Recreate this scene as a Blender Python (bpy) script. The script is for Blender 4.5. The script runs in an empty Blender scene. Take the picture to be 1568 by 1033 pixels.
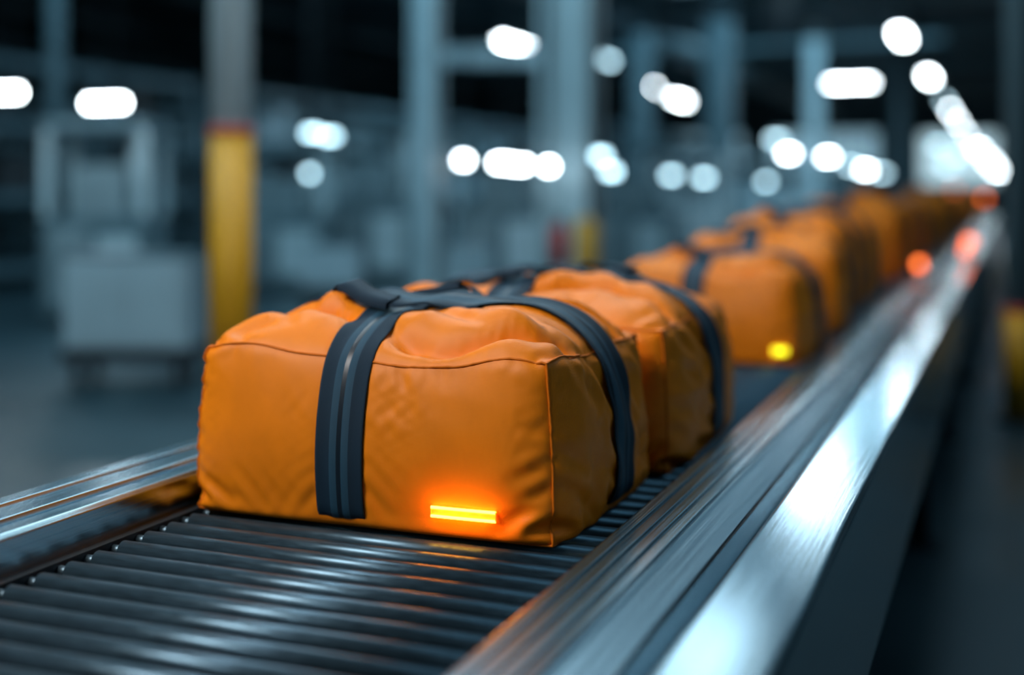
import bpy, bmesh, math, random, time
import numpy as np
from mathutils import Vector, Matrix, noise
from mathutils.bvhtree import BVHTree
random.seed(7)
S=bpy.context.scene
C=bpy.context.collection
RZ=0.85           # roller top height
CZ=1.45           # camera height
A=math.atan(0.4); ca,sa=math.cos(A),math.sin(A)

# ------------------------------------------------------------------ materials
def mat(name,col,rough=0.5,metal=0.0,emit=None,estr=0.0,noise_scale=None,noise_amt=0.15,bump=0.0,stretch=None,rvar=0.0,spec=None):
    m=bpy.data.materials.new(name); m.use_nodes=True
    nt=m.node_tree; b=nt.nodes['Principled BSDF']
    b.inputs['Base Color'].default_value=(*col,1); b.inputs['Roughness'].default_value=rough
    b.inputs['Metallic'].default_value=metal
    if spec is not None: b.inputs['Specular IOR Level'].default_value=spec
    if emit: 
        b.inputs['Emission Color'].default_value=(*emit,1); b.inputs['Emission Strength'].default_value=estr
    if noise_scale:
        tc=nt.nodes.new('ShaderNodeTexCoord'); mp=nt.nodes.new('ShaderNodeMapping')
        if stretch: mp.inputs['Scale'].default_value=stretch
        n=nt.nodes.new('ShaderNodeTexNoise'); n.inputs['Scale'].default_value=noise_scale; n.inputs['Detail'].default_value=5
        nt.links.new(tc.outputs['Object'],mp.inputs['Vector']); nt.links.new(mp.outputs['Vector'],n.inputs['Vector'])
        r=nt.nodes.new('ShaderNodeMapRange'); r.inputs['To Min'].default_value=1-noise_amt; r.inputs['To Max'].default_value=1+noise_amt
        r.inputs['From Min'].default_value=0.25; r.inputs['From Max'].default_value=0.75
        nt.links.new(n.outputs['Fac'],r.inputs['Value'])
        mx=nt.nodes.new('ShaderNodeVectorMath'); mx.operation='SCALE'; mx.inputs[0].default_value=col
        nt.links.new(r.outputs['Result'],mx.inputs['Scale']); nt.links.new(mx.outputs['Vector'],b.inputs['Base Color'])
        if rvar:
            r2=nt.nodes.new('ShaderNodeMapRange'); r2.inputs['From Min'].default_value=0.25; r2.inputs['From Max'].default_value=0.75
            r2.inputs['To Min'].default_value=max(0.02,rough-rvar); r2.inputs['To Max'].default_value=rough+rvar
            nt.links.new(n.outputs['Fac'],r2.inputs['Value']); nt.links.new(r2.outputs['Result'],b.inputs['Roughness'])
        if bump:
            bp=nt.nodes.new('ShaderNodeBump'); bp.inputs['Strength'].default_value=bump; bp.inputs['Distance'].default_value=0.002
            nt.links.new(n.outputs['Fac'],bp.inputs['Height']); nt.links.new(bp.outputs['Normal'],b.inputs['Normal'])
    return m

def fabric(name,col,scale=900,rough=0.62,bump=0.35,spec=0.3):
    m=mat(name,col,rough,spec=spec); nt=m.node_tree; b=nt.nodes['Principled BSDF']
    tc=nt.nodes.new('ShaderNodeTexCoord')
    hs=[]
    for ax in ('X','Z'):
        w=nt.nodes.new('ShaderNodeTexWave'); w.bands_direction=ax; w.inputs['Scale'].default_value=scale/6.28*1.0
        w.inputs['Distortion'].default_value=0.6; w.inputs['Detail'].default_value=1
        nt.links.new(tc.outputs['Object'],w.inputs['Vector']); hs.append(w)
    ad=nt.nodes.new('ShaderNodeMath'); ad.operation='ADD'
    nt.links.new(hs[0].outputs['Fac'],ad.inputs[0]); nt.links.new(hs[1].outputs['Fac'],ad.inputs[1])
    n=nt.nodes.new('ShaderNodeTexNoise'); n.inputs['Scale'].default_value=14; n.inputs['Detail'].default_value=4
    nt.links.new(tc.outputs['Object'],n.inputs['Vector'])
    bp=nt.nodes.new('ShaderNodeBump'); bp.inputs['Strength'].default_value=bump; bp.inputs['Distance'].default_value=0.0005
    nt.links.new(ad.outputs[0],bp.inputs['Height'])
    nt.links.new(bp.outputs['Normal'],b.inputs['Normal'])
    r=nt.nodes.new('ShaderNodeMapRange'); r.inputs['From Min'].default_value=0.3; r.inputs['From Max'].default_value=0.7
    r.inputs['To Min'].default_value=0.94; r.inputs['To Max'].default_value=1.05
    nt.links.new(n.outputs['Fac'],r.inputs['Value'])
    mx=nt.nodes.new('ShaderNodeVectorMath'); mx.operation='SCALE'; mx.inputs[0].default_value=col
    nt.links.new(r.outputs['Result'],mx.inputs['Scale']); nt.links.new(mx.outputs['Vector'],b.inputs['Base Color'])
    return m

M={}
M['orange']=fabric('orange_fabric',(0.92,0.238,0.004),rough=0.47,spec=0.28,bump=.2)
M['piping']=mat('orange_piping',(0.72,0.165,0.004),0.6,spec=.2)
M['navy']=fabric('navy_webbing',(0.006,0.026,0.050),1500,0.6,0.5,spec=.25)
M['slate']=fabric('slate_webbing',(0.018,0.068,0.115),1500,0.5,0.5,spec=.3)
M['zip']=mat('zipper_coil',(0.004,0.012,0.022),0.4)
M['neon']=mat('neon_amber',(1,.5,.1),0.4,emit=(1.0,0.42,0.04),estr=9)
M['neonfill']=mat('neon_fill',(1,.3,.02),0.4,emit=(1.0,0.14,0.004),estr=1.1)
M['neony']=mat('neon_yellow',(1,.9,.1),0.4,emit=(0.95,0.95,0.015),estr=1.8)
M['orange_lamp']=mat('orange_beacon',(1,.2,.05),0.4,emit=(1.0,0.17,0.03),estr=6)
M['steel']=mat('brushed_steel',(0.32,0.44,0.50),0.21,1.0,noise_scale=5,noise_amt=0.2,stretch=(60,0.5,60),rvar=0.06,bump=0.12)
M['steelflat']=mat('satin_steel',(0.36,0.48,0.54),0.14,1.0,noise_scale=4,noise_amt=0.22,stretch=(50,0.8,50),rvar=0.04,bump=0.08)
M['steel_dark']=mat('dark_steel',(0.13,0.19,0.23),0.4,0.9,noise_scale=5,noise_amt=0.25,stretch=(10,1,10),rvar=0.08)
M['frame']=mat('frame_paint',(0.012,0.022,0.03),0.5,0.2,noise_scale=3)
M['roller']=mat('roller_sleeve',(0.060,0.108,0.145),0.34,0.7,noise_scale=30,noise_amt=0.25,stretch=(1,6,6),rvar=0.06)
M['floor']=mat('floor_epoxy',(0.020,0.047,0.060),0.36,0.0,noise_scale=0.8,noise_amt=0.3,rvar=0.1)
M['wall']=mat('wall_panel',(0.035,0.082,0.10),0.7,noise_scale=0.6,noise_amt=0.35)
M['ceil']=mat('ceiling_deck',(0.020,0.040,0.050),0.8,noise_scale=0.5,noise_amt=0.4)
M['beam']=mat('beam_paint',(0.07,0.13,0.155),0.5,0.3,noise_scale=2)
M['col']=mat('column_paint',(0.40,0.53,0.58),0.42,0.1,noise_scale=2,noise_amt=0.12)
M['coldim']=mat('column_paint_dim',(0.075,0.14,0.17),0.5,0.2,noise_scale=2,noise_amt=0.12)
M['yellow']=mat('safety_yellow',(0.66,0.31,0.004),0.5,noise_scale=3,noise_amt=0.1)
M['red']=mat('signal_red',(0.55,0.03,0.02),0.4,noise_scale=3,noise_amt=0.1)
M['white']=mat('cabinet_white',(0.33,0.45,0.51),0.5,noise_scale=2,noise_amt=0.1)
M['carton']=mat('carton_grey',(0.16,0.23,0.26),0.8,noise_scale=2,noise_amt=0.2)
M['black']=mat('black_rubber',(0.008,0.013,0.018),0.6,noise_scale=4)
M['lamp']=mat('lamp_tube',(1,1,1),0.5,emit=(0.80,0.93,1.0),estr=38)
M['lampdim']=mat('lamp_tube_dim',(1,1,1),0.5,emit=(0.55,0.86,1.0),estr=9)
M['lampwide']=mat('lamp_diffuser',(1,1,1),0.5,emit=(0.70,0.9,1.0),estr=12)
M['lampsoft']=mat('lamp_diffuser_soft',(1,1,1),0.5,emit=(0.65,0.88,1.0),estr=4.0)
M['panel']=mat('glazing_lit',(.5,.8,1),0.5,emit=(0.42,0.74,0.92),estr=0.55)
M['panelb']=mat('glazing_bright',(.8,.95,1),0.5,emit=(0.6,0.88,1.0),estr=0.9)
M['sky']=mat('skylight_glazing',(.5,.8,1),0.5,emit=(0.40,0.73,0.95),estr=0.36)  # glow for the added ceiling fill panels

# ------------------------------------------------------------------ mesh builder
class MB:
    def __init__(s): s.v=[]; s.f=[]; s.m=[]; s.sm=[]
    def box(s,x0,x1,y0,y1,z0,z1,mi=0):
        b=len(s.v); s.v+=[(x,y,z) for x in(x0,x1) for y in(y0,y1) for z in(z0,z1)]
        for q in ((0,1,3,2),(4,6,7,5),(0,4,5,1),(2,3,7,6),(0,2,6,4),(1,5,7,3)):
            s.f.append([b+i for i in q]); s.m.append(mi); s.sm.append(False)
    def cyl(s,p0,p1,r,mi=0,n=16,r1=None):
        p0=Vector(p0);p1=Vector(p1);d=(p1-p0).normalized(); r1=r if r1 is None else r1
        u=d.orthogonal().normalized(); w=d.cross(u); b=len(s.v)
        for p,rr in((p0,r),(p1,r1)):
            for i in range(n):
                a=2*math.pi*i/n; s.v.append(tuple(p+rr*(math.cos(a)*u+math.sin(a)*w)))
        for i in range(n):
            j=(i+1)%n; s.f.append([b+i,b+j,b+n+j,b+n+i]); s.m.append(mi); s.sm.append(True)
        s.f.append([b+i for i in range(n)][::-1]); s.m.append(mi); s.sm.append(False)
        s.f.append([b+n+i for i in range(n)]); s.m.append(mi); s.sm.append(False)
    def tube(s,pts,r,mi=0,n=8):
        pts=[Vector(p) for p in pts]; b=len(s.v); k=len(pts)
        for i,p in enumerate(pts):
            t=(pts[min(i+1,k-1)]-pts[max(i-1,0)]).normalized()
            ref=Vector((0.31,0.2,0.93)) if abs(t.z)<0.8 else Vector((0.9,0.3,0.1))
            u=t.cross(ref).normalized(); w=t.cross(u)
            for q in range(n):
                a=2*math.pi*q/n; s.v.append(tuple(p+r*(math.cos(a)*u+math.sin(a)*w)))
        for i in range(k-1):
            for q in range(n):
                j=(q+1)%n; s.f.append([b+i*n+q,b+i*n+j,b+(i+1)*n+j,b+(i+1)*n+q]); s.m.append(mi); s.sm.append(True)
    def grid(s,rows,mis,closed_back=None):
        b=len(s.v); nr=len(rows); nc=len(rows[0])
        for r in rows: s.v+=[tuple(p) for p in r]
        for i in range(nr-1):
            for j in range(nc-1):
                s.f.append([b+i*nc+j,b+i*nc+j+1,b+(i+1)*nc+j+1,b+(i+1)*nc+j]); s.m.append(mis[j]); s.sm.append(True)
    def extrude_profile(s,prof,y0,y1,mi=0,closed=True):
        b=len(s.v); n=len(prof)
        for y in (y0,y1): s.v+=[(p[0],y,p[1]) for p in prof]
        for i in range(n if closed else n-1):
            j=(i+1)%n; s.f.append([b+i,b+j,b+n+j,b+n+i]); s.m.append(mi); s.sm.append(False)
        if closed:
            s.f.append([b+i for i in range(n)][::-1]); s.m.append(mi); s.sm.append(False)
            s.f.append([b+n+i for i in range(n)]); s.m.append(mi); s.sm.append(False)
    def mesh(s,name,mats):
        me=bpy.data.meshes.new(name); me.from_pydata(s.v,[],s.f)
        for m in mats: me.materials.append(M[m])
        for p,mi,sm in zip(me.polygons,s.m,s.sm): p.material_index=mi; p.use_smooth=sm
        bm=bmesh.new(); bm.from_mesh(me); bmesh.ops.recalc_face_normals(bm,faces=bm.faces); bm.to_mesh(me); bm.free()
        return me
    def obj(s,name,mats,parent=None,loc=(0,0,0),rotz=0,bevel=0):
        o=bpy.data.objects.new(name,s.mesh(name,mats)); C.objects.link(o); o.location=loc; o.rotation_euler=(0,0,rotz)
        if parent: o.parent=parent
        if bevel:
            md=o.modifiers.new('bevel','BEVEL'); md.width=bevel; md.segments=3; md.limit_method='ANGLE'; md.angle_limit=math.radians(30)
        return o
def empty(name,loc=(0,0,0)):
    o=bpy.data.objects.new(name,None); C.objects.link(o); o.location=loc; return o

# ------------------------------------------------------------------ duffel bag: stuffed cloth box, position-based dynamics
BW,BD,BH=0.72,0.55,0.315
XS=-0.035; YSTR=0.01      # strap centre lines
def ridged(x,y,s):
    return 1-2.6*abs(noise.noise(Vector((x,y,s))))
def make_bag_cloth(seed=0,steps=420,pressure=2.8,extra=1.018,grav=3,bend=.10,dt=1/300,cmpf=1.0,damp=.98,goal=260,dome=.070,n0=.0022,ev=.045,seams_=.985):
    nx,ny,nz=72,54,30
    idx={}; verts=[]; faces=[]; rest0=[]; gl=[]
    def vid(i,j,k):
        key=(i,j,k)
        if key not in idx:
            x=(i/nx-.5)*BW; y=(j/ny-.5)*BD; z=k/nz*BH
            u=2*i/nx-1; v=2*j/ny-1; h=k/nz
            n=noise.noise_vector(Vector((x*22+seed*7,y*22,z*22)))*n0*.7+noise.noise_vector(Vector((x*9+seed*7,y*9,z*9)))*n0
            if k==0: n=Vector((0,0,0))
            lump=noise.noise(Vector((x*5+seed*2.1,y*5,3.3)))*0.035
            fu=(1-abs(u)**5.0); fv=(1-abs(v)**3.4)
            ns=min(1,abs(x-XS)*9)                     # cinched near the zipper strap
            cut=1-0.10*math.exp(-((x-XS)/.05)**2)
            gz=z+h*h*(dome*fu*fv*cut+lump*fu*fv)
            gz+=h*h*h*0.022*noise.noise(Vector((x*6+seed,y*6,9.1)))      # wavy top seam
            if k==nz:
                ph=v+0.20*math.sin(3.0*u+seed+.4)+0.66
                f=-0.038*math.exp(-(ph/.07)**2)+0.018*math.exp(-((ph-.2)/.1)**2)+0.014*math.exp(-((ph+.17)/.09)**2)
                ph2=v+0.16*math.cos(2.6*u+seed)-0.45
                f+=-0.028*math.exp(-(ph2/.08)**2)+0.012*math.exp(-((ph2+.2)/.1)**2)
                dg=abs(abs(u)*.85-abs(v)*1.05+.10*math.sin(4*u+seed))
                f+=0.016*math.exp(-(dg/.07)**2)*min(1,abs(u)*1.5)-0.014*math.exp(-((dg-.16)/.07)**2)*abs(u)
                gz+=(f*ns+0.008*ns*ridged(x*6+y*4+seed,y*12-x*5,1.7))*fu**.4*fv**.3
            sb=math.sin(math.pi*min(1,h*.93+.07))
            gy=y+v*0.028*sb*fu*cut*abs(v)
            gx=x+ u*abs(u)*0.022*sb*fv
            gx-=u*0.014*h*h; gy-=v*0.008*h*h
            edge=1.3*math.exp(-(1-u)/.17)+.4*math.exp(-(1+u)/.10)+.55*math.exp(-(1-h)/.16)+.2*math.exp(-h/.08)
            if j in (0,ny) and 0<k<nz:
                gy+=(-1 if j==0 else 1)*0.0105*min(1,edge)*ridged(x*6-z*5+seed*3,z*13+x*8,5.1)*min(1,ns+.2)*(1-abs(u)**8)
            if i in (0,nx) and 0<k<nz:
                gx+=(-1 if i==0 else 1)*0.013*ridged(y*7-z*6+seed*3,z*11+y*8,8.1)*(1-abs(v)**8)
            gl.append((gx,gy,gz))
            idx[key]=len(verts); verts.append((gx+n.x,gy+n.y,max(0,gz+n.z))); rest0.append((x,y,z))
        return idx[key]
    cons={}
    def grid_face(f,n1,n2,flip):
        for a in range(n1):
            for b in range(n2):
                q=[f(a,b),f(a+1,b),f(a+1,b+1),f(a,b+1)]
                faces.append(q[::-1] if flip else q)
                for u,v,s in ((q[0],q[1],1),(q[1],q[2],1),(q[2],q[3],1),(q[3],q[0],1),(q[0],q[2],.35),(q[1],q[3],.35)):
                    cons[(min(u,v),max(u,v))]=s
        for a in range(n1+1):
            for b in range(n2+1):
                if a+2<=n1: u,v=f(a,b),f(a+2,b); cons[(min(u,v),max(u,v))]=bend
                if b+2<=n2: u,v=f(a,b),f(a,b+2); cons[(min(u,v),max(u,v))]=bend
    grid_face(lambda i,j:vid(i,j,0),nx,ny,True); grid_face(lambda i,j:vid(i,j,nz),nx,ny,False)
    grid_face(lambda i,k:vid(i,0,k),nx,nz,False); grid_face(lambda i,k:vid(i,ny,k),nx,nz,True)
    grid_face(lambda j,k:vid(0,j,k),ny,nz,True); grid_face(lambda j,k:vid(nx,j,k),ny,nz,False)
    R0=np.array(rest0); X=np.array(verts); N=len(X); GO=np.array(gl)
    keys=np.array(list(cons.keys())); stf=np.array(list(cons.values()),float)
    L=np.linalg.norm(GO[keys[:,0]]-GO[keys[:,1]],axis=1)
    inv={v:k for k,v in idx.items()}
    G=np.array([inv[i] for i in range(N)])
    gi,gj,gk=G[:,0],G[:,1],G[:,2]
    nb=((gi==0)|(gi==nx)).astype(int)+((gj==0)|(gj==ny)).astype(int)+((gk==0)|(gk==nz)).astype(int)
    rsx=R0[:,0]; rsy=R0[:,1]
    a_,b_=keys[:,0],keys[:,1]
    sc=np.full(len(L),extra)
    mid=(R0[a_]+R0[b_])/2
    var=np.array([noise.noise(Vector((m[0]*7+seed*3.3,m[1]*7,m[2]*7+5))) for m in mid])
    sc+=ev*var
    # more slack in the top panel and next to the corner seams
    sc+=0.02*(mid[:,2]>BH*.97)+0.015*(np.abs(mid[:,0])>BW*.42)
    seam=(nb[a_]>=2)&(nb[b_]>=2); sc[seam]=seams_; stf[seam]=1.0
    strap=((np.abs(rsx[a_]-XS)<.047)&(np.abs(rsx[b_]-XS)<.047)&(np.abs(mid[:,0])<BW/2-.001))|((np.abs(rsy[a_]-YSTR)<.05)&(np.abs(rsy[b_]-YSTR)<.05))
    sc[strap]=0.99
    L=L*sc
    used=[0]*N; col=np.zeros(len(keys),int)
    for c,(u,v) in enumerate(keys.tolist()):
        m=used[u]|used[v]; k=0
        while (m>>k)&1: k+=1
        used[u]|=1<<k; used[v]|=1<<k; col[c]=k
    groups=[np.nonzero(col==c)[0] for c in range(col.max()+1)]
    w=np.ones(N); w[(gk==0)]=0.0
    GA=[]
    for g in groups:
        g=g[(w[keys[g,0]]+w[keys[g,1]])>0]
        if len(g)==0: continue
        a,b=keys[g,0],keys[g,1]; ws=w[a]+w[b]
        GA.append((a,b,L[g],stf[g]/ws,w[a][:,None],w[b][:,None]))
    F=np.array(faces); V=np.zeros_like(X)
    gw=np.where(nb>=2,2.0,1.0)[:,None]*goal
    for st in range(steps):
        if st%2==0:
            d1=X[F[:,2]]-X[F[:,0]]; d2=X[F[:,3]]-X[F[:,1]]; fn=np.cross(d1,d2)*0.5
            nv=np.zeros_like(X)
            for c in range(4):
                for ax in range(3): nv[:,ax]+=np.bincount(F[:,c],fn[:,ax],N)
            nv/=4*(BW/nx)*(BD/ny)
            ln=np.linalg.norm(nv,axis=1,keepdims=True); nv*=np.minimum(1,1.3/np.maximum(ln,1e-9))
        V+=dt*(pressure*nv+gw*(GO-X))*w[:,None]; V[:,2]-=dt*grav*w
        V*=damp
        sp=np.linalg.norm(V,axis=1,keepdims=True); V*=np.minimum(1,2.0/np.maximum(sp,1e-9))
        P=X+V*dt
        for a,b,l,s,wa,wb in (GA if st%2 else GA[::-1]):
                d=P[b]-P[a]; ln=np.sqrt((d*d).sum(1))+1e-9
                q=((ln-l)/ln*s*np.where(ln<l,cmpf,1.0))[:,None]*d
                P[a]+=q*wa; P[b]-=q*wb
        P[:,2]=np.maximum(P[:,2],0.0)
        V=(P-X)/dt; X=P
    if np.isnan(X).any(): X=GO
    X[:,2]=np.maximum(X[:,2],0.0015)
    co=[Vector(p) for p in X]
    lines=[]
    for i in (0,nx):
        for j in (0,ny): lines.append([idx[(i,j,k)] for k in range(nz+1)])
    for j in (0,ny):
        for k in (0,nz): lines.append([idx[(i,j,k)] for i in range(nx+1)])
    for i in (0,nx):
        for k in (0,nz): lines.append([idx[(i,j,k)] for j in range(ny+1)])
    m2=bpy.data.meshes.new('duffel_bag'); m2.from_pydata([tuple(c) for c in co],[],faces)
    for p in m2.polygons: p.use_smooth=True
    m2.materials.append(M['orange'])
    bvh=BVHTree.FromPolygons(co,faces)
    return m2,co,lines,bvh

def smooth_path(pts,it=2):
    for _ in range(it):
        q=[p.copy() for p in pts]
        for i in range(1,len(pts)-1): q[i]=(pts[i-1]+2*pts[i]+pts[i+1])/4
        pts=q
    return pts

def strap_rows(bvh,axis,pos,width,cols,zc=0.10,off=0.003,steps=110,prof=None):
    colsP=[]
    for c in range(cols+1):
        u=(c/cols-.5)*width; pts=[]
        for s_ in range(steps+1):
            th=math.radians(-26)+(math.pi+math.radians(52))*s_/steps
            dr=math.cos(th); up=math.sin(th)
            if axis=='x': ce=Vector((pos+u,0,zc)); d=Vector((0,-dr,up))
            else: ce=Vector((0,pos+u,zc)); d=Vector((dr,0,up))
            h=bvh.ray_cast(ce+d*1.0,-d)
            if h[0] is None: p=ce+d*0.2; nrm=d
            else: p,nrm=h[0],h[1]
            p=p.copy(); 
            o_=off+(prof(c/cols) if prof else 0)
            p+=d*0.5*o_+ (nrm if nrm.dot(d)>0 else -nrm)*0.5*o_
            p.z=max(p.z,0.005); pts.append(p)
        colsP.append(smooth_path(pts,4))
    rows=[[colsP[c][r] for c in range(cols+1)] for r in range(steps+1)]
    for r in rows:
        for _ in range(2):
            q=[p.copy() for p in r]
            for i in range(1,len(r)-1): q[i]=(r[i-1]+2*r[i]+r[i+1])/4
            r[:]=q
    return rows

def ribbon(mb,pts,width,side,mi=0,thick=0.004):
    rows=[]
    n=len(pts)
    for i,p in enumerate(pts):
        t=(pts[min(i+1,n-1)]-pts[max(i-1,0)]).normalized()
        sd=side(i/(n-1)) ; sd=(sd-t*sd.dot(t)).normalized(); nn=t.cross(sd)
        rows.append([p-sd*width/2-nn*thick/2,p+sd*width/2-nn*thick/2,p+sd*width/2+nn*thick/2,p-sd*width/2+nn*thick/2,p-sd*width/2-nn*thick/2])
    mb.grid(rows,[mi]*4)
def bez(P,n=24):
    out=[]; P=[Vector(p) for p in P]
    k=len(P)-1
    for i in range(n+1):
        f=i/n*k; a=min(int(f),k-1); t=f-a
        p0=P[max(a-1,0)];p1=P[a];p2=P[a+1];p3=P[min(a+2,k)]
        out.append(0.5*((2*p1)+(-p0+p2)*t+(2*p0-5*p1+4*p2-p3)*t*t+(-p0+3*p1-3*p2+p3)*t**3))
    return out

def bag_set(seed,**kw):
    body,co,lines,bvh=make_bag_cloth(seed,**kw)
    mb=MB()
    for L in lines: mb.tube([co[i] for i in L],0.0026,0,7)
    seams=mb.mesh('seam_piping',['piping'])
    xs=XS
    def pr(c): return 0.003*(1 if 0.28<c<0.72 else 0)+(-0.002 if abs(c-.5)<0.03 else 0)
    mb=MB(); cols=20
    mb.grid(strap_rows(bvh,'x',xs,0.096,cols,off=0.005,prof=pr),[1 if 6<=j<14 and j not in(9,10) else (2 if j in(9,10) else 0) for j in range(cols)])
    zipst=mb.mesh('zipper_strap',['navy','slate','zip'])
    def pr2(c): return 0.002*(1 if 0.15<c<0.85 else 0)
    mb=MB(); cols=18
    mb.grid(strap_rows(bvh,'y',YSTR,0.110,cols,off=0.009,prof=pr2),[1 if j in (3,4,5,6,7,11,12) else (2 if j in(2,8) else 0) for j in range(cols)])
    sidest=mb.mesh('webbing_strap',['navy','slate','zip'])
    def top(x,y):
        h=bvh.ray_cast(Vector((x,y,1)),Vector((0,0,-1))); return h[0].z if h[0] else BH
    mb=MB()
    # two carry handles, loosely flopped flat over the crossing of the straps
    for sgn,yy,lean,xo in ((1,-0.045,-0.055,-.03),(-1,0.085,0.03,.02)):
        xc=xs+xo
        P=[(xc-0.17,yy,top(xc-.17,yy)+.006),(xc-0.12,yy+lean*.2,top(xc-.12,yy+lean*.2)+.010),(xc-0.08,yy+lean*.7,top(xc-.08,yy+lean*.7)+.018),(xc-.02,yy+lean,top(xc-.02,yy+lean)+.020),
           (xc+0.05,yy+lean*1.1,top(xc+.05,yy+lean)+.022),(xc+0.10,yy+lean*.5,top(xc+.1,yy+lean*.5)+.014),(xc+0.17,yy,top(xc+.17,yy)+.006)]
        pts=bez(P,48)
        ribbon(mb,pts,0.046,lambda t:Vector((0.25*math.sin(9*t),1,(0.16*sgn+.22*math.sin(14*t))*math.sin(math.pi*t))),0)
        g=pts[16:31]
        ribbon(mb,g,0.056,lambda t:Vector((0,1,0.22*sgn)),0,0.014)
        for e in (0.17,-0.17):
            z=top(xc+e,yy)
            ribbon(mb,[Vector((xc+e-.03,yy,top(xc+e-.03,yy)+.004)),Vector((xc+e,yy,z+.005)),Vector((xc+e+.03,yy,top(xc+e+.03,yy)+.004))],0.06,lambda t:Vector((0,1,0)),0,0.004)
    handles=mb.mesh('carry_handles',['navy','slate'])
    return dict(body=body,seams=seams,zip=zipst,side=sidest,handles=handles,bvh=bvh)

def light_strip(bvh,xa,xb,z0,z1,r=.0026):
    def fr(x,z):
        h=bvh.ray_cast(Vector((x,-1,z)),Vector((0,1,0))); return h[0].y if h[0] else -BD/2
    mb=MB(); 
    yy=min(fr(x,z) for x in (xa,xb,(xa+xb)/2) for z in(z0,z1))
    n=14
    ya=min(fr(xa,z0),fr(xa,z1)); yb=min(fr(xb,z0),fr(xb,z1)); ym=min(fr((xa+xb)/2,z0),fr((xa+xb)/2,z1))
    def pt(x,z,o):
        t=(x-xa)/(xb-xa); y=ya*(1-t)*(1-2*t)+4*ym*t*(1-t)+yb*t*(2*t-1)
        return Vector((x,y-o,z))
    for z in (z0,z1): mb.tube([pt(xa+(xb-xa)*i/n,z,0.0045) for i in range(n+1)],r,0,8)
    rows=[[pt(xa+(xb-xa)*i/n,z0,0.003),pt(xa+(xb-xa)*i/n,z1,0.003)] for i in range(n+1)]
    mb.grid(rows,[1])
    for x in (xa,xb): mb.tube([pt(x,z0+(z1-z0)*i/5,0.004) for i in range(6)],0.0016,1,8)
    return mb,yy

setA=bag_set(0)
setB=bag_set(3,pressure=3.5,extra=1.022)

def place_bag(st,x,y,z=RZ,sc=(1,1,1),rz=0):
    o=bpy.data.objects.new('duffel_bag',st['body']); C.objects.link(o)
    o.location=(x,y,z+0.001); o.scale=sc; o.rotation_euler=(0,0,rz)
    if y<4:
        md=o.modifiers.new('sub','SUBSURF'); md.levels=1; md.render_levels=1
    for k,nm in (('seams','seam_piping'),('zip','zipper_strap'),('side','webbing_strap'),('handles','carry_handles')):
        c=bpy.data.objects.new(nm,st[k]); C.objects.link(c); c.parent=o
        if k in('zip','side') and y<4:
            sm=c.modifiers.new('solid','SOLIDIFY'); sm.thickness=0.002; sm.offset=-1
    return o
b1=place_bag(setA,-1.080,2.262)
mb,yy=light_strip(setA['bvh'],0.148,0.268,0.042,0.057)
mb.obj('light_strip',['neon','neonfill'],parent=b1)
for xx in (0.160,0.184,0.208,0.232,0.256):
    l=bpy.data.lights.new('strip_glow','POINT'); l.energy=0.055; l.color=(1,0.33,0.02); l.shadow_soft_size=0.005
    lo=bpy.data.objects.new('strip_glow',l); C.objects.link(lo); lo.parent=b1; lo.location=(xx,yy-0.024,0.049)
b2=place_bag(setB,-1.062,2.925,sc=(1.04,1.20,1.0),rz=math.radians(1.0))
b3=place_bag(setA,-1.02,4.74,sc=(0.92,1.12,0.98),rz=math.radians(-2))
mb,y3=light_strip(setA['bvh'],0.290,0.340,0.046,0.062,.004)
mb.obj('light_strip',['neony','neony'],parent=b3)
place_bag(setB,-1.05,5.80,sc=(0.95,1.1,1.1),rz=math.radians(2))
y=6.75; k=0
while y<31:
    st=(setA,setB)[k%2]; t=min(1,(y-6)/12)
    place_bag(st,-1.05+random.uniform(-.04,.04),y,sc=(random.uniform(.82,.97),1.1,random.uniform(1.05,1.4)+.35*t),rz=math.radians(random.uniform(-7,7)+(180 if k%3==1 else 0)))
    y+=random.uniform(0.76,0.92)+(0.2 if k%3==2 else 0); k+=1

# ------------------------------------------------------------------ conveyor
conv=empty('roller_conveyor',(0,0,0))
Y0,Y1=0.2,34.0
mb=MB(); yy=Y0+0.1
while yy<Y1-0.1:
    mb.cyl((-1.430,yy,RZ-0.0185),(-0.635,yy,RZ-0.0185),0.018,0,24 if yy<6 else 8)
    if yy<5:
        mb.cyl((-1.452,yy,RZ-0.0185),(-1.430,yy,RZ-0.0185),0.009,1,12)
        mb.cyl((-0.635,yy,RZ-0.0185),(-0.622,yy,RZ-0.0185),0.009,1,12)
    yy+=0.066
mb.obj('rollers',['roller','steel_dark'],parent=conv)
def ribs(xa,xb,z,n,depth):
    pts=[]; w=(xb-xa)/n
    for i in range(n):
        x=xa+i*w
        pts+=[(x,z),(x+w*0.72,z),(x+w*0.78,z-depth),(x+w*0.94,z-depth)]
    pts+=[(xb,z)]
    return pts
mb=MB()
prof=[(-0.619,RZ-0.16),(-0.619,RZ+0.030)]+[(-0.612,RZ+0.037)]+ribs(-0.606,-0.50,RZ+0.040,4,0.007)+[(-0.490,RZ+0.036),(-0.44,RZ+0.022),(-0.436,RZ+0.018),(-0.436,RZ-0.16)]
mb.extrude_profile(prof,Y0,Y1,0)
mb.obj('guide_rail_right',['steel'],parent=conv,bevel=0.0015)
mb=MB()
prof=[(-0.436,RZ-0.2),(-0.436,RZ-0.03),(-0.378,RZ-0.03),(-0.378,RZ+0.052),(-0.370,RZ+0.060),(-0.250,RZ+0.060),(-0.242,RZ+0.052),(-0.242,RZ-0.30),(-0.26,RZ-0.30),(-0.26,RZ-0.2)]
mb.extrude_profile(prof,Y0,Y1,0)
mb.obj('side_channel_right',['steelflat'],parent=conv,bevel=0.003)
mb=MB(); q=RZ-.008
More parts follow.
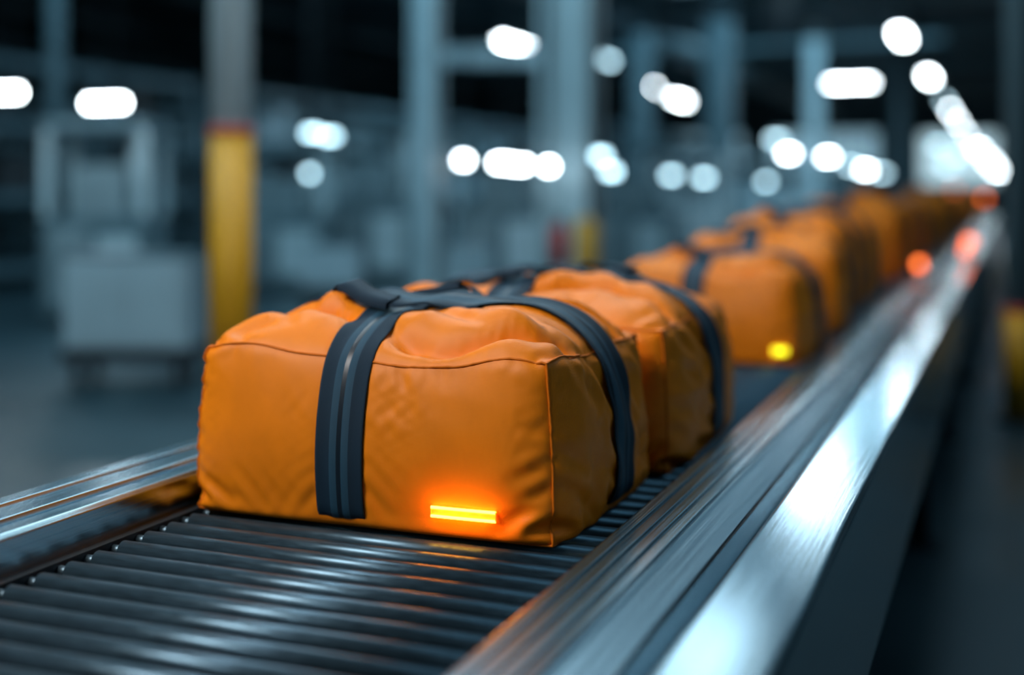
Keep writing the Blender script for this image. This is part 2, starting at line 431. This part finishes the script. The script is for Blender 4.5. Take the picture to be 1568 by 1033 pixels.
prof=[(-1.478,RZ-0.16),(-1.478,q+0.062),(-1.486,q+0.070)]+[(-1.52,q+0.070),(-1.524,q+0.058),(-1.54,q+0.058),(-1.544,q+0.074),(-1.60,q+0.074),(-1.604,q+0.062),(-1.616,q+0.062),(-1.62,q+0.074),(-1.655,q+0.074),(-1.665,q+0.066),(-1.665,RZ-0.30),(-1.64,RZ-0.30),(-1.64,RZ-0.16)]
mb.extrude_profile(prof,Y0,Y1,0)
mb.obj('side_channel_left',['steel'],parent=conv,bevel=0.0015)
mb=MB()
mb.box(-1.478,-1.452,Y0,Y1,RZ-0.16,RZ-0.004); mb.box(-0.622,-0.6195,Y0,Y1,RZ-0.16,RZ-0.004)
mb.box(-1.478,-0.6195,Y0,Y1,RZ-0.20,RZ-0.165)
for yy in [0.6+2.4*i for i in range(14)]:
    for x in (-1.62,-0.34):
        mb.box(x-.04,x+.04,yy-.04,yy+.04,0.012,RZ-0.19); mb.box(x-.08,x+.08,yy-.08,yy+.08,0.0,0.014)
    mb.box(-1.6,-0.34,yy-.03,yy+.03,RZ-0.28,RZ-0.2); mb.box(-1.6,-0.34,yy-.02,yy+.02,0.22,0.28)
mb.obj('support_frame',['frame'],parent=conv)
def beacon(x,y,h,r=0.03):
    mb=MB(); z=RZ+0.04
    mb.cyl((0,0,0),(0,0,0.022),0.03,1,16); mb.cyl((0,0,0.01),(0,0,h),0.010,1,12); mb.cyl((0,0,h),(0,0,h+.012),r*1.1,1,16)
    mb.cyl((0,0,h+.012),(0,0,h+.07),r,0,16,r*.9); mb.cyl((0,0,h+.07),(0,0,h+.085),r*.9,1,16,r*.4)
    mb.obj('beacon_light',['orange_lamp','black'],parent=conv,loc=(x,y,z))
beacon(-0.56,8.9,0.05,0.026); beacon(-0.31,11.6,0.12,.035); beacon(-0.31,10.4,0.09,.02); beacon(-0.31,19,0.48,.04); beacon(-0.9,24,0.62,.04); beacon(-1.55,26,0.65,.045)

# ------------------------------------------------------------------ room shell
XL,XR,YB,YF,ZC=-32,9,80,-6,7.2
def slab(name,x0,x1,y0,y1,z0,z1,m):
    mb=MB(); mb.box(x0,x1,y0,y1,z0,z1); return mb.obj(name,[m])
slab('floor',XL-.3,XR+.3,YF-.3,YB+.3,-0.3,0,'floor')
slab('ceiling',XL-.3,XR+.3,YF-.3,YB+.3,ZC,ZC+.3,'ceil')
slab('wall_left',XL-.3,XL,YF,YB,0,ZC,'wall'); slab('wall_right',XR,XR+.3,YF,YB,0,ZC,'wall')
slab('wall_back',XL,XR,YB,YB+.3,0,ZC,'wall'); slab('wall_front',XL,XR,YF-.3,YF,0,ZC,'wall')
def window(name,x0,x1,z0,z1,m):
    mb=MB(); y=YB
    mb.box(x0,x1,y-.06,y-.02,z0,z1,0)
    n=max(2,int((x1-x0)/1.2))
    for a,b,c,d in [(x0-.1,x1+.1,z0-.1,z0),(x0-.1,x1+.1,z1,z1+.1),(x0-.1,x0,z0,z1),(x1,x1+.1,z0,z1)]+[(x0+(x1-x0)*i/n-.05,x0+(x1-x0)*i/n+.05,z0,z1) for i in range(1,n)]:
        mb.box(a,b,y-.12,y,c,d,1)
    mb.obj(name,[m,'frame'])
window('window_1',-4.9,-0.6,2.2,5.2,'panelb')
window('window_2',-14,-7.5,3.2,5.4,'panel'); window('window_3',-22,-16,3.2,5.4,'panel')
# added glowing ceiling panels, out of view, for blue fill and rail sheen
n=4
for x0,x1,y0,y1 in ((-8.6,-3.3,9.0,16.3),(-8.6,-3.3,18.3,25.3),(-8.6,-3.3,27.3,33.5),(-2.7,3.6,9.0,16.3),(-2.7,3.6,18.3,25.3),(-2.7,3.6,27.3,33.5)):
    mb=MB(); mb.box(x0,x1,y0,y1,ZC-.03,ZC-.01,0)
    mb.box(x0-.1,x0,y0-.1,y1+.1,ZC-.1,ZC,1); mb.box(x1,x1+.1,y0-.1,y1+.1,ZC-.1,ZC,1); mb.box(x0,x1,y0-.1,y0,ZC-.1,ZC,1); mb.box(x0,x1,y1,y1+.1,ZC-.1,ZC,1)
    for i in range(1,4): mb.box(x0+(x1-x0)*i/4-.04,x0+(x1-x0)*i/4+.04,y0,y1,ZC-.08,ZC,1)
    mb.obj('window_%d'%n,['sky','frame']); n+=1

mb=MB()
for yy in range(8,80,9):
    mb.box(XL,XR,yy-.12,yy+.12,ZC-.55,ZC-.49,0); mb.box(XL,XR,yy-.02,yy+.02,ZC-.49,ZC,0); mb.box(XL,XR,yy-.12,yy+.12,ZC-.06,ZC,0)
for xx in (-27,-21,-15,-9,-3,4):
    mb.box(xx-.08,xx+.08,YF,YB,ZC-.35,ZC,0)
mb.obj('trim_1',['beam'])
mb=MB(); mb.cyl((-9.7,4,6.2),(-9.7,75,6.2),0.35,0,20)
for yy in range(6,75,6): mb.cyl((-9.7,yy,6.2),(-9.7,yy+.08,6.2),0.39,0,20); mb.box(-9.72,-9.68,yy,yy+.05,6.5,ZC)
mb.obj('ventilation_duct',['coldim'])

def at(k,d): return d*(k*ca-sa), d*(k*sa+ca)
def bp(px): return (px-785.5)/1900.0
def column(px,d,r,ytop,mcol,square=False,ry=1.03):
    x,y=at(bp(px),d); mb=MB()
    if square:
        mb.box(-r,r,-r*.25,r*.25,0.02,ZC-.0,0); mb.box(-r,-r*.8,-r,r,0.02,ZC,0); mb.box(r*.8,r,-r,r,0.02,ZC,0)
    else:
        mb.cyl((0,0,0.02),(0,0,ZC),r,0,32)
    mb.box(-r*1.6,r*1.6,-r*1.6,r*1.6,0,0.025,2)
    if ytop:
        mb.cyl((0,0,0.025),(0,0,ytop),r*ry,1,32)
        mb.cyl((0,0,ytop),(0,0,ytop+.03),r*1.12,3,32)
    mb.obj('steel_column',[mcol,'yellow','frame','red'],loc=(x,y,0))
column(355,7,0.118,1.80,'col')
column(655,16,0.16,0,'col',square=True)
column(875,14,0.29,0,'col',square=True)
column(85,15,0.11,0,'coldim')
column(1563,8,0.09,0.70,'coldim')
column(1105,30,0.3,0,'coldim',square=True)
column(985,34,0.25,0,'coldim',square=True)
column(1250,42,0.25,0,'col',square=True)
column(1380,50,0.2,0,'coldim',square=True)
x,y=at(bp(899),13.2); mb=MB(); mb.cyl((0,0,0.02),(0,0,1.16),0.12,0,24); mb.cyl((0,0,1.16),(0,0,1.21),0.12,0,24,0.07); mb.cyl((0,0,0),(0,0,.02),0.14,1,24)
mb.obj('safety_bollard',['yellow','frame'],loc=(x,y,0))
x,y=at(bp(858),13.0); mb=MB()
mb.box(-.12,.12,-.1,.1,0.0,0.06,1); mb.cyl((0,0.07,0.05),(0,0.07,1.25),0.02,1,10)
mb.cyl((0,0,0.72),(0,0,1.10),0.085,0,20); mb.cyl((0,0,1.10),(0,0,1.16),0.085,0,20,0.03); mb.cyl((0,0,1.16),(0,0,1.2),0.025,1,12); mb.box(-.02,.09,-.02,.02,1.19,1.21,1); mb.cyl((0.09,0,1.18),(0.1,0,0.85),0.012,1,8)
mb.box(-.05,.05,-.03,.08,0.70,0.72,1)
mb.obj('fire_extinguisher_stand',['red','black'],loc=(x,y,0))

# ------------------------------------------------------------------ lamps
def lamp(x,y,z,L=1.5,along='y',m='lamp',w=0.16,hh=.08):
    mb=MB()
    def bx(a,b,c,d,e,f,mi):
        if along=='y': mb.box(c,d,a,b,e,f,mi)
        else: mb.box(a,b,c,d,e,f,mi)
    e=min(.04,L*.06)
    bx(-L/2-e,L/2+e,-w/2-e,w/2+e,hh*.4,hh*1.3,1)
    bx(-L/2,L/2,-w/2,w/2,-hh*.6,hh*.4,0)
    for s in(-1,1): 
        if along=='y': mb.cyl((0,s*L*.35,hh),(0,s*L*.35,ZC-z),0.010,1,6)
        else: mb.cyl((s*L*.35,0,hh),(s*L*.35,0,ZC-z),0.010,1,6)
    mb.obj('pendant_light',[m,'frame'],loc=(x,y,z))
def lampat(px,py,h,**kw):
    d=1900*h/(300-py); x,y=at(bp(px),d); lamp(x,y,CZ+h,**kw)
def low(px,py,d,L=.25,m='lamp',along='x',w=.1):
    h=(300-py)*d/1900; x,y=at(bp(px),d); lamp(x,y,CZ+h,L=L,m=m,along=along,w=w,hh=.07)
low(8,141,13,L=.32); low(162,157,13,L=.42)
lampat(790,68,3.5,L=1.7); lampat(926,90,3.6,m='lampdim')
lampat(998,132,3.6,L=1.0); lampat(1043,153,3.6,L=2.0)
low(480,203,16,L=.16,m='lampdim'); low(506,208,16.5,L=.16,m='lampdim'); low(475,265,16,L=.08,m='lampdim',w=.03)
low(711,245,17,L=.11,w=.05); low(772,249,17,L=.22); low(795,252,17.5,L=.25); low(842,254,13.5,L=.08,w=.04)
low(922,238,13,L=.12,m='lampdim',w=.07); low(938,262,13,L=.12,m='lampdim',w=.07)
low(1030,268,19,L=.14,m='lampdim',w=.1); low(1080,272,19,L=.15,m='lampdim',w=.1); low(1175,278,22,L=.13,m='lampdim',w=.05)
low(1191,213,25,L=.25,m='lampdim'); low(1210,235,25,L=.2); low(1270,240,28,L=.22)
lampat(1305,127,3.5,L=1.3,along='x')
low(1306,254,30,L=.25,m='lampdim'); low(1328,260,31,L=.22); low(1352,265,30,L=.25,m='lampdim')
for yy in (-3,3,28.4,38.5): lamp(-2.15,yy,CZ+3.5,L=1.6,w=0.2)
for yy,m in ((48.5,'lampdim'),(54,'lamp'),(63,'lamp'),(74,'lamp')): lamp(-2.15,yy,CZ+3.5,L=1.0,w=0.16,m=m)
for px,py in ((1440,222),(1468,236),(1500,228),(1518,246),(1532,262),(1455,256)):
    low(px,py,45,L=.4,w=.1,m='lamp' if px>1490 else 'lampdim')
# wide ceiling luminaires over the line
lamp(-3.45,14.8,CZ+4.5,L=3.0,w=1.0,m='lampsoft')
lamp(-3.45,24.6,CZ+4.5,L=3.6,w=1.0,m='lampwide')
lamp(-2.6,5.2,CZ+3.2,L=2.4,w=.7,m='lampsoft')
def area(name,loc,target,sx,sy,e,col):
    l=bpy.data.lights.new(name,'AREA'); l.shape='RECTANGLE'; l.size=sx; l.size_y=sy; l.energy=e; l.color=col
    o=bpy.data.objects.new(name,l); C.objects.link(o); o.location=loc
    o.rotation_euler=(Vector(target)-Vector(loc)).to_track_quat('-Z','Y').to_euler(); return o
area('key_light',(-2.6,0.3,3.6),(-1.1,2.1,1.0),1.2,0.8,90,(1.0,0.98,0.95))
area('line_light',(-2.2,6.0,5.4),(-1.1,3.2,0.9),4.5,2.0,135,(0.75,0.92,1.0))  # added soft light for bag rims and roller sheen, no fixture
area('hall_light',(-9,14,6.2),(-9,14.5,0),8,12,360,(0.42,0.79,1.0))  # added area light to brighten the background, no fixture
area('hall_light_far',(-9,36,6.2),(-9,36.5,0),14,22,1900,(0.42,0.79,1.0))  # same added background fill, deeper in the hall
area('hall_wash',(-7,4,6.4),(-8.5,18,1.5),5,2,330,(0.5,0.84,1.0))  # added fill on the column faces, no fixture
area('aisle_light',(4.5,5,6.5),(2.5,5.5,0),2,6,80,(0.42,0.78,1.0))  # added weak fill for the outer rail side and right floor

# ------------------------------------------------------------------ background furniture
def rack(x,y0,n,bay=2.6,h=3.6,depth=1.1,seed=1):
    rnd=random.Random(seed); mb=MB(); L=n*bay
    for i in range(n+1):
        for xx in (-depth/2,depth/2):
            mb.box(xx-.05,xx+.05,i*bay-.05,i*bay+.05,0,h,0)
        for q in range(4): mb.box(-depth/2,depth/2,i*bay-.02,i*bay+.02,.3+q*.9,.36+q*.9,0)
    for z in (0.25,1.35,2.45,3.4):
        for xx in(-depth/2,depth/2): mb.box(xx-.04,xx+.04,0,L,z,z+.12,0)
        mb.box(-depth/2,depth/2,0,L,z+.12,z+.14,0)
        if z<3.3:
            yy=.15
            while yy<L-.9:
                w=rnd.uniform(.45,.85); hh=rnd.uniform(.35,.8)
                if rnd.random()<.72: mb.box(-.42,.42,yy,yy+w,z+.14,z+.14+hh,rnd.choice([1,1,2,3,3]))
                yy+=w+rnd.uniform(.08,.4)
    mb.obj('pallet_rack',['coldim','carton','white','black'],loc=(x,y0,0))
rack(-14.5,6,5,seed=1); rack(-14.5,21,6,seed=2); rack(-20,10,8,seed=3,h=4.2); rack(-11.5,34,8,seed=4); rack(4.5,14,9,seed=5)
def cart(x,y,w,d,h,rz=0):
    mb=MB(); z0=.30
    mb.box(-w/2,w/2,-d/2,d/2,z0,h,0)
    mb.box(-w/2-.03,w/2+.03,-d/2-.03,d/2+.03,z0-.1,z0,1); mb.box(-w/2-.01,w/2+.01,-d/2-.01,d/2+.01,h,h+.02,2)
    mb.box(-w*.5+.05,-.01,-d/2-.012,-d/2,z0+.04,h-.04,0); mb.box(.01,w/2-.05,-d/2-.012,-d/2,z0+.04,h-.04,0)
    for sx in(-1,1):
        for sy in (-1,1):
            mb.cyl((sx*(w/2-.08)-.02,sy*(d/2-.08),.07),(sx*(w/2-.08)+.02,sy*(d/2-.08),.07),.07,1,14); mb.box(sx*(w/2-.08)-.03,sx*(w/2-.08)+.03,sy*(d/2-.08)-.02,sy*(d/2-.08)+.02,.08,z0-.1,1)
    mb.obj('storage_cart',['white','black','coldim'],loc=(x,y,0),rotz=rz)
x,y=at(bp(210),9.6); cart(x,y,.92,.6,.98,A)
x,y=at(bp(510),16); cart(x,y,.7,.6,.8,A)
x,y=at(bp(720),15); cart(x,y,.5,.6,.85,A)
def machine(px,d,w,h,seed,m='coldim'):
    x,y=at(bp(px),d); mb=MB()
    mb.box(-w/2,w/2,-.5,.5,.08,h*.55,0); mb.box(-w/2+.05,w/2-.05,-.45,.45,0,.08,2)
    for sx in(-1,1): mb.box(sx*(w/2-.05)-.05,sx*(w/2-.05)+.05,-.45,-.35,h*.55,h,1); mb.box(sx*(w/2-.05)-.05,sx*(w/2-.05)+.05,.35,.45,h*.55,h,1)
    mb.box(-w/2,w/2,-.5,.5,h,h+.12,0)
    mb.box(-w/4,w/4,-.3,.3,h*.55,h*.82,3); mb.cyl((w*.3,0,h*.55),(w*.3,0,h),.09,1,14)
    mb.box(-w/2+.1,-.05,-.52,-.5,.2,h*.5,3); mb.box(.05,w/2-.1,-.53,-.5,.25,h*.45,1)
    mb.obj('sorting_machine',[m,'col','black','carton'],loc=(x,y,0),rotz=A)
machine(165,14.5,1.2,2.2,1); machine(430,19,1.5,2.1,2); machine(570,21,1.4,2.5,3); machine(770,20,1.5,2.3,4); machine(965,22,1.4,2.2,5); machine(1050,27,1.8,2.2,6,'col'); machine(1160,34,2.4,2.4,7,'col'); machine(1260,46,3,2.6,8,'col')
# overhead gantry
x0,y0=at(bp(655),17.6); mb=MB()
mb.box(-.15,2.3,-.15,.15,3.3,3.55,0)
for xx in(-.05,2.2): mb.box(xx-.08,xx+.08,-.1,.1,0,3.3,0)
mb.obj('overhead_gantry',['col'],loc=(x0,y0,0),rotz=A)

# ------------------------------------------------------------------ world + camera
w=bpy.data.worlds.new('World'); S.world=w; w.use_nodes=True
w.node_tree.nodes['Background'].inputs[0].default_value=(0.02,0.05,0.07,1); w.node_tree.nodes['Background'].inputs[1].default_value=0.5
cam=bpy.data.cameras.new('camera'); co=bpy.data.objects.new('camera',cam); C.objects.link(co)
co.location=(0,0,CZ); co.rotation_euler=(math.pi/2,0,A)
cam.sensor_width=36; cam.lens=1900/1571*36; cam.shift_y=-217.5/1571
cam.dof.use_dof=True; cam.dof.focus_distance=2.15; cam.dof.aperture_fstop=0.78
cam.clip_end=300
S.camera=co
S.view_settings.view_transform='Standard'
S.view_settings.look='None'
S.view_settings.exposure=0
